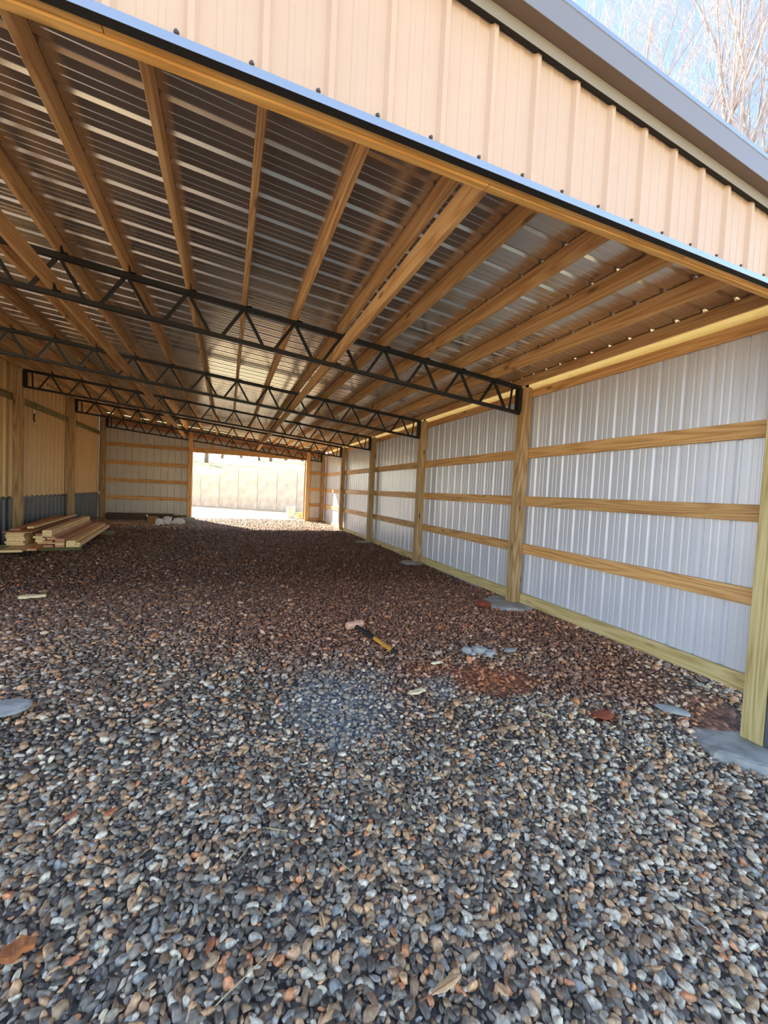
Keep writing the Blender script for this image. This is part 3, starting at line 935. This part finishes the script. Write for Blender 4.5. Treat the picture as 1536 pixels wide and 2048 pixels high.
# ------------------------------------------------------------------ hammer
def hammer():
    a = Vector((1.335, 4.09)); b = Vector((1.535, 3.475))
    z = lambda p: g1(p.x, p.y)+0.045
    root = empty('sledge_hammer', (a.x, a.y, g1(a.x, a.y)))
    def tube(name, p, q, r0, r1, mat, seg=12, par=root, up=None):
        p, q = Vector(p), Vector(q)
        bm = bmesh.new()
        bmesh.ops.create_cone(bm, segments=seg, radius1=r0, radius2=r1, depth=(q-p).length, cap_ends=True)
        bmesh.ops.bevel(bm, geom=[e for e in bm.edges if e.is_boundary or len(e.link_faces) == 2 and abs(e.calc_face_angle(0)) > 1.0], offset=min(r0, r1)*0.2, segments=1, affect='EDGES')
        me = bpy.data.meshes.new(name); bm.to_mesh(me); bm.free()
        o = link(name, me, mat, par)
        m = (q-p).to_track_quat('Z', 'Y').to_matrix().to_4x4(); m.translation = (p+q)/2
        o.matrix_basis = m
        return o
    L3 = lambda p, dz=0: Vector((p.x, p.y, z(p)+dz))
    lerp = lambda t: a.lerp(b, t)
    hz = g1(1.33, 4.1)+0.055
    tube('head', (1.235, 4.075, hz), (1.43, 4.135, hz), 0.042, 0.042, M['pinkhead'], 8)
    tube('striking_face', (1.425, 4.133, hz), (1.447, 4.140, hz), 0.040, 0.034, M['bark'], 8)
    tube('handle', L3(lerp(0.0)), L3(lerp(0.52)), 0.022, 0.022, M['blackgrip'])
    tube('grip', L3(lerp(0.52)), L3(lerp(0.96)), 0.021, 0.023, M['yellowgrip'])
    tube('end_cap', L3(lerp(0.96)), L3(lerp(1.0)), 0.024, 0.021, M['blackgrip'])
    tag(root, 'long hammer with peach head and black and yellow handle on the gravel', 'hammer')
hammer()

# ------------------------------------------------------------------ loose rocks, chips, leaves
def rock(name, x, y, w, d, h, seed, label, mat='rock', cat='rock', group=None, yaw=0.0, sink=0.3):
    rng = np.random.default_rng(seed)
    bm = bmesh.new()
    bmesh.ops.create_icosphere(bm, subdivisions=3, radius=1.0)
    V = np.array([v.co[:] for v in bm.verts])
    for k in range(9):
        n = rng.normal(size=3); n /= np.linalg.norm(n)
        e = V@n-(0.6+0.3*rng.random()); V = V-np.outer(np.clip(e, 0, None), n)
    V *= 1+0.02*rng.normal(size=(len(V), 1))
    for v, c in zip(bm.verts, V): v.co = (c[0]*w/1.7, c[1]*d/1.7, c[2]*h/1.7)
    me = bpy.data.meshes.new(name); bm.to_mesh(me); bm.free()
    o = link(name, me, M[mat])
    o.location = (x, y, g1(x, y)+h*(0.5-sink)+0.012); o.rotation_euler = (0, 0, yaw)
    tag(o, label, cat, group)
    return o
RG = 'grey rocks near the red clay'
rock('rock', 2.285, 3.37, .085, .10, .085, 1, 'roundish grey rock, leftmost of the cluster right of the hammer', group=RG)
rock('rock', 2.33, 3.31, .06, .055, .05, 2, 'smallest grey rock in the cluster right of the hammer', group=RG)
rock('rock', 2.43, 3.36, .16, .11, .085, 3, 'pale blue-grey wedge rock, largest of the cluster', group=RG, yaw=-.2)
rock('rock', 2.50, 3.28, .12, .09, .07, 4, 'dull grey rock, rightmost of the clustered four', group=RG)
rock('rock', 2.76, 3.30, .14, .09, .04, 5, 'flat lone grey-tan rock right of the rock cluster', group=RG)
rock('flat_stone', -1.36, 3.32, .30, .22, .06, 6, 'pale flat stone cut by the left edge of the picture', sink=0.1)
rock('flat_stone', 3.46, 2.12, .22, .12, .05, 7, 'bluish flat stone in front of the near corner post', sink=0.2, yaw=-.9)
rock('clay_lump', 3.26, 4.48, .20, .17, .09, 8, 'red clay lump beside the broken concrete footing slab', 'clay', 'clay')
rock('clay_lump', 2.86, 2.26, .17, .10, .05, 9, 'small red clay lump in the pale gravel', 'clay', 'clay')

def splinter(name, x, y, l, w, t, yaw, seed, label, mat='chip', cat='wood chip', lift=0.02, pitch=0.0):
    rng = np.random.default_rng(seed)
    n = 6
    V, F = [], []
    for i in range(n+1):
        f = i/n
        ww = w*(0.35+0.65*math.sin(math.pi*min(0.98, f+0.12)))*(0.75+0.5*rng.random())
        cx = l*(f-0.5); cy = 0.15*w*(rng.random()-0.5); cz = 0.3*t*(rng.random()-.5)
        V += [(cx, cy-ww/2, cz), (cx, cy+ww/2, cz), (cx, cy+ww/2*0.8, cz+t), (cx, cy-ww/2*0.8, cz+t*0.8)]
    for i in range(n):
        b = 4*i
        for k in range(4):
            F.append((b+k, b+(k+1) % 4, b+4+(k+1) % 4, b+4+k))
    F.append((3, 2, 1, 0)); F.append((4*n, 4*n+1, 4*n+2, 4*n+3))
    me = mesh_np(name, V, F)
    o = link(name, me, M[mat])
    o.location = (x, y, g1(x, y)+lift); o.rotation_euler = (0, pitch, yaw)
    tag(o, label, cat)
    return o
splinter('wood_chip', -2.115, 5.89, .26, .08, .03, .05, 1, 'pale splintered wood chip in front of the lumber pile')
splinter('wood_chip', 1.485, 2.85, .15, .055, .02, .1, 2, 'cream wood chip below the orange clay patch', lift=.03)
splinter('wood_chip', 1.86, 3.23, .09, .035, .015, 0, 3, 'tiny cream wood chip at the edge of the orange clay', lift=.02)
splinter('twig', 2.36, 2.365, .14, .014, .010, -.95, 4, 'short pale twig left of the small clay lump', 'straw', 'twig', lift=.03)
splinter('bark_piece', -0.665, 1.765, .10, .07, .022, .12, 5, 'orange-brown bark piece with a pale edge at the left edge', 'bark', 'bark', lift=.03)
splinter('wood_chip', -0.50, 2.305, .055, .035, .012, .5, 7, 'rust wood chip in the gravel on the left', 'rustleaf', lift=.03)

def leaf(name, x, y, l, w, yaw, label, mat='leaf', curl=0.3, lift=0.035, stem=0.0, tilt=0.1):
    z = g1(x, y)+lift
    root = empty(name, (x, y, z))
    n = 10
    V, F = [], []
    for i in range(n+1):
        f = i/n
        ww = w*math.sin(math.pi*(0.04+0.93*f))**0.8*(1+0.12*math.sin(i*2.3))
        cz = curl*l*0.35*(f-0.5)**2
        V += [(l*(f-.5), -ww/2, cz+0.22*ww*curl), (l*(f-.5), 0, cz), (l*(f-.5), ww/2, cz+0.30*ww*curl)]
    for i in range(n):
        b = 3*i
        F += [(b, b+3, b+4, b+1), (b+1, b+4, b+5, b+2)]
    me = mesh_np('blade', V, F, True); me.materials.append(M[mat])
    rot = Matrix.Translation((x, y, z)) @ Matrix.Rotation(yaw, 4, 'Z') @ Matrix.Rotation(tilt, 4, 'X')
    o = link('blade', me, None, root); o.matrix_basis = rot
    md = o.modifiers.new('thick', 'SOLIDIFY'); md.thickness = 0.0008
    p = rot @ Vector((-l/2-stem-0.004, 0, curl*l*0.09)); q = rot @ Vector((l*0.35, 0, curl*l*0.03+0.001))
    board('leaf_stem', p, q, 0.0022, 0.0022, M['rustleaf'], root, c=0)
    tag(root, label, 'leaf')
leaf('dry_leaf', 0.795, 1.175, .13, .034, .12, 'large tan dry leaf with a long stem, low centre of the gravel', stem=.05, lift=.04)
leaf('dry_leaf', -0.01, 1.565, .062, .026, 1.2, 'small pinkish pointed leaf in the left foreground gravel', 'rustleaf')
leaf('dry_leaf', -0.675, 2.33, .06, .03, .8, 'orange leaf with pale stones beside it on the left', 'rustleaf')
leaf('dry_leaf', 2.51, 1.76, .06, .03, .3, 'yellowish curled leaf in the pale gravel near the post footing', 'leaf')
leaf('dry_leaf', 2.55, 1.33, .075, .03, -.6, 'golden dry leaf at the right side of the foreground', 'leaf')
leaf('dry_leaf', 1.98, 1.33, .06, .03, 1.4, 'brown and gold upright leaf in the right foreground', 'rustleaf', tilt=.7)
leaf('dry_leaf', 0.41, 1.52, .07, .03, 1.5, 'peach upright leaf in the middle foreground', 'leaf', tilt=.5)
leaf('dry_leaf', 0.40, 2.08, .07, .026, .5, 'thin tan leaf in the middle of the near gravel', 'leaf')
leaf('dry_leaf', 0.98, 1.10, .05, .03, -1.2, 'small cream leaf right of the large tan leaf', 'leaf')
for i, (sx, sy, sl, sw) in enumerate([(0.10, 1.42, .20, .5), (0.55, 1.72, .10, -1.0), (0.12, 1.9, .12, .9), (0.28, 1.98, .12, -.5), (1.3, 1.9, .1, .3), (1.9, 2.2, .12, -.4)]):
    splinter('straw', sx, sy, sl, .004, .003, sw, 60+i, 'thin dry straw lying on the foreground gravel', 'straw', 'straw', lift=.035)['group'] = 'straws on the gravel'

# ------------------------------------------------------------------ beyond the back opening
def retaining():
    root = structure('wall_retaining')
    A = Vector((-1.80, 26.43, 0)); B = Vector((4.09, 22.97, 0))
    d = (B-A).normalized(); n = Vector((-d.y, d.x, 0))
    if n.y < 0: n = -n
    seg = 1.2
    for i in range(-9, 14):
        p = A+d*(1.60+i*seg); q = p+d*(seg-0.02)
        top = 2.02 if i < 0 else 2.35
        c0 = (p+q)/2+n*0.1
        o = board('wall_panel', (p.x+n.x*.1, p.y+n.y*.1, (top-0.3)/2), (q.x+n.x*.1, q.y+n.y*.1, (top-0.3)/2), 0.2+0.01*(i % 2), top+0.3, M['wallconcrete'], root, c=0.008)
    return A, d, n
RA, RD, RN = retaining()
def hillside():
    hs = structure('hillside')
    V, F = [], []
    us = np.arange(-45, 45, 1.0); vs = np.concatenate([np.arange(0.2, 12, .6), np.arange(12, 60, 3)])
    for v in vs:
        for u in us:
            p = RA+RD*float(u)+RN*float(v)
            z = 1.95+0.15*min(v, 14)+0.03*max(0, v-14)+0.25*float(fnoise(p.x*.3, p.y*.3, 20)-.5)*min(1, v)
            z += 0.3*sstep(1.5, 2.2, u)*np.exp(-v/3)
            V.append((p.x, p.y, float(z)))
    nu = len(us)
    for j in range(len(vs)-1):
        for i in range(nu-1):
            F.append((j*nu+i, j*nu+i+1, (j+1)*nu+i+1, (j+1)*nu+i))
    me = mesh_np('hillside', V, F, True)
    link('grass_slope', me, plain('dry_grass_slope', S(206, 188, 116), rough=0.95, vary=0.35, scale=1.4, bump=0.9, bscale=9), hs)
hillside()

def trash_can():
    x, y = 2.68, 18.2
    z = g1(x, y)
    root = empty('trash_can', (x, y, z))
    n = 36
    V, F = [], []
    rows = [(0.0, .165), (.02, .17), (.05, .175), (.40, .20), (.43, .205), (.445, .215), (.455, .215), (.455, .195), (.06, .165), (.02, .16)]
    for zz, r in rows:
        for i in range(n):
            a = 2*math.pi*i/n
            rr = r*(1+(0.02 if (i % 2 and 0.04 < zz < .41) else 0))
            V.append((rr*math.cos(a), rr*math.sin(a), zz))
    for j in range(len(rows)-1):
        for i in range(n):
            F.append((j*n+i, j*n+(i+1) % n, (j+1)*n+(i+1) % n, (j+1)*n+i))
    F.append(tuple(range((len(rows)-1)*n, len(rows)*n)))
    o = link('can_body', mesh_np('can', V, F), M['bin'], root); o.location = (x, y, z)
    V, F = [], []
    prof3 = [(.46, .22), (.475, .222), (.49, .20), (.505, .06), (.51, .0)]
    for zz, r in prof3:
        for i in range(n):
            a = 2*math.pi*i/n; V.append((r*math.cos(a), r*math.sin(a), zz))
    for j in range(len(prof3)-1):
        for i in range(n):
            F.append((j*n+i, j*n+(i+1) % n, (j+1)*n+(i+1) % n, (j+1)*n+i))
    o = link('lid', mesh_np('lid', V, F, True), M['paper'], root); o.location = (x, y, z)
    for s in (-1, 1):
        board('handle', (x+s*.21, y-.05, z+.34), (x+s*.21, y+.05, z+.34), .02, .012, M['screw'], root)
    tag(root, 'ribbed grey metal bin with pale lid outside the back opening', 'bin')
trash_can()
for i in range(9):
    a = random.uniform(-1.2, 1.2)
    x, y = 2.93+0.25*random.random(), 18.1+0.35*random.random()
    z = g1(x, y)+0.04+0.045*(i//2)
    l = random.uniform(.25, .42)
    d = Vector((math.cos(a), math.sin(a), random.uniform(-.1, .35))).normalized()*l/2
    p = Vector((x, y, z+0.02))
    o = board('firewood_piece', p-d, p+d, .08, .06, M['lumber'], None, c=.012)
    tag(o, 'yellow split wood piece in the small heap beside the metal bin', 'firewood', 'firewood heap beside the bin')

# ------------------------------------------------------------------ bare trees
def tree_mesh(h, seed, spread=0.42, twig=1.0, lean=(0, 0), levels=4, r0=0.16, stems=1):
    rng = random.Random(seed)
    trunkV, trunkF, brV, brF = [], [], [], []
    def tube(V, F, pts, rads, n):
        base = len(V)
        for i, (p, r) in enumerate(zip(pts, rads)):
            d = (pts[min(i+1, len(pts)-1)]-pts[max(i-1, 0)]).normalized()
            a = d.orthogonal().normalized(); b = d.cross(a)
            for k in range(n):
                t = 2*math.pi*k/n
                V.append(p+(a*math.cos(t)+b*math.sin(t))*r)
        for i in range(len(pts)-1):
            for k in range(n):
                F.append((base+i*n+k, base+i*n+(k+1) % n, base+(i+1)*n+(k+1) % n, base+(i+1)*n+k))
    def grow(p, d, length, rad, level):
        n = (6, 4, 3, 2, 2)[level] if level < 5 else 2
        pts, rads = [p.copy()], [rad]
        cur, dd = p.copy(), d.copy()
        for i in range(n):
            w = 0.10 if level < 2 else 0.2
            dd = (dd+Vector((rng.gauss(0, w), rng.gauss(0, w), rng.gauss(0.10, w)))).normalized()
            cur = cur+dd*(length/n)
            pts.append(cur.copy()); rads.append(rad*(1-(0.72 if level else 0.8)*(i+1)/n))
        sides = (7, 5, 4, 3, 3)[min(level, 4)]
        tube(trunkV if level == 0 else brV, trunkF if level == 0 else brF, pts, rads, sides)
        if level >= levels: return
        nb = int((11, 7, 5, 4)[min(level, 3)]*(twig if level > 1 else 1))
        for j in range(nb):
            f = rng.uniform(0.35 if level == 0 else 0.2, 1.0)
            idx = min(int(f*n), n-1); fr = f*n-idx
            q = pts[idx].lerp(pts[idx+1], fr)
            ax = (pts[idx+1]-pts[idx]).normalized()
            o = ax.orthogonal().normalized()
            o.rotate(Matrix.Rotation(rng.uniform(0, 2*math.pi), 3, ax))
            sp = spread*rng.uniform(0.7, 1.5)*(1.0 if level == 0 else 1.25)
            nd = (ax*math.cos(sp)+o*math.sin(sp)+Vector((0, 0, 0.12))).normalized()
            r = max(rads[idx]*rng.uniform(0.33, 0.5), 0.003)
            grow(q, nd, length*rng.uniform(0.36, 0.58)*(1.1-0.4*f), r, level+1)
    for s in range(stems):
        ln = Vector((lean[0]+rng.gauss(0, .10)*(stems > 1), lean[1]+rng.gauss(0, .10)*(stems > 1), 1)).normalized()
        grow(Vector((rng.gauss(0, .15)*(stems > 1), rng.gauss(0, .15)*(stems > 1), -0.2)), ln, h, r0*(1 if stems == 1 else .8), 0)
    return mesh_np('trunk', trunkV, trunkF, True), mesh_np('branches', brV, brF, True)

def tree(name, x, y, z, meshes, mat, label, group, rot=0.0, sc=1.0):
    root = empty(name, (x, y, z))
    for nm, me in zip(('trunk', 'branches'), meshes):
        o = link(nm, me, mat, root)
        o.location = (x, y, z); o.rotation_euler = (0, 0, rot); o.scale = (sc, sc, sc)
        if nm == 'branches': o['kind'] = 'stuff'
    tag(root, label, 'tree', group)
tv = [tree_mesh(17, 40+i, spread=.36, twig=1.0, stems=2, r0=.15) for i in range(3)]
TL = ['tall bare white-barked tree leftmost above the roof edge', 'bare pale tree second from the left above the roof edge', 'bare pale tree third from the left above the roof edge',
      'bare pale tree in the middle of the row above the roof edge', 'bare pale tree right of the middle above the roof edge',
      'bare pale tree second from the right above the roof edge', 'bare pale tree rightmost at the corner above the roof edge', 'bare pale tree farther back between the other crowns']
for i, (x, y) in enumerate([(9.8, 10.3), (10.9, 9.3), (12.3, 8.9), (12.0, 7.4), (13.6, 7.2), (13.4, 5.9), (15.2, 6.2), (15.0, 11.2)]):
    tree('bare_tree', x, y, g1(x, y)-0.1, tv[i % 3], M['treebark'], TL[i], 'bare trees behind the roof edge', rot=1.7*i, sc=0.92+0.06*(i % 4))
hv = [tree_mesh(9, 70+i, spread=.55, twig=.6, levels=3, r0=.16) for i in range(2)]
for i in range(14):
    x = -7+1.35*i+random.uniform(-.4, .4); y = 37+random.uniform(-2.5, 6)
    dv = (Vector((x, y, 0))-RA).dot(RN)
    z = 1.95+0.15*min(dv, 14)+0.03*max(0, dv-14)-0.15
    tree('woodland_tree', x, y, z, hv[i % 2], M['hillbark'], 'bare woodland tree on the slope seen through the back opening', 'woodland on the slope', rot=i*1.3, sc=random.uniform(.8, 1.15))
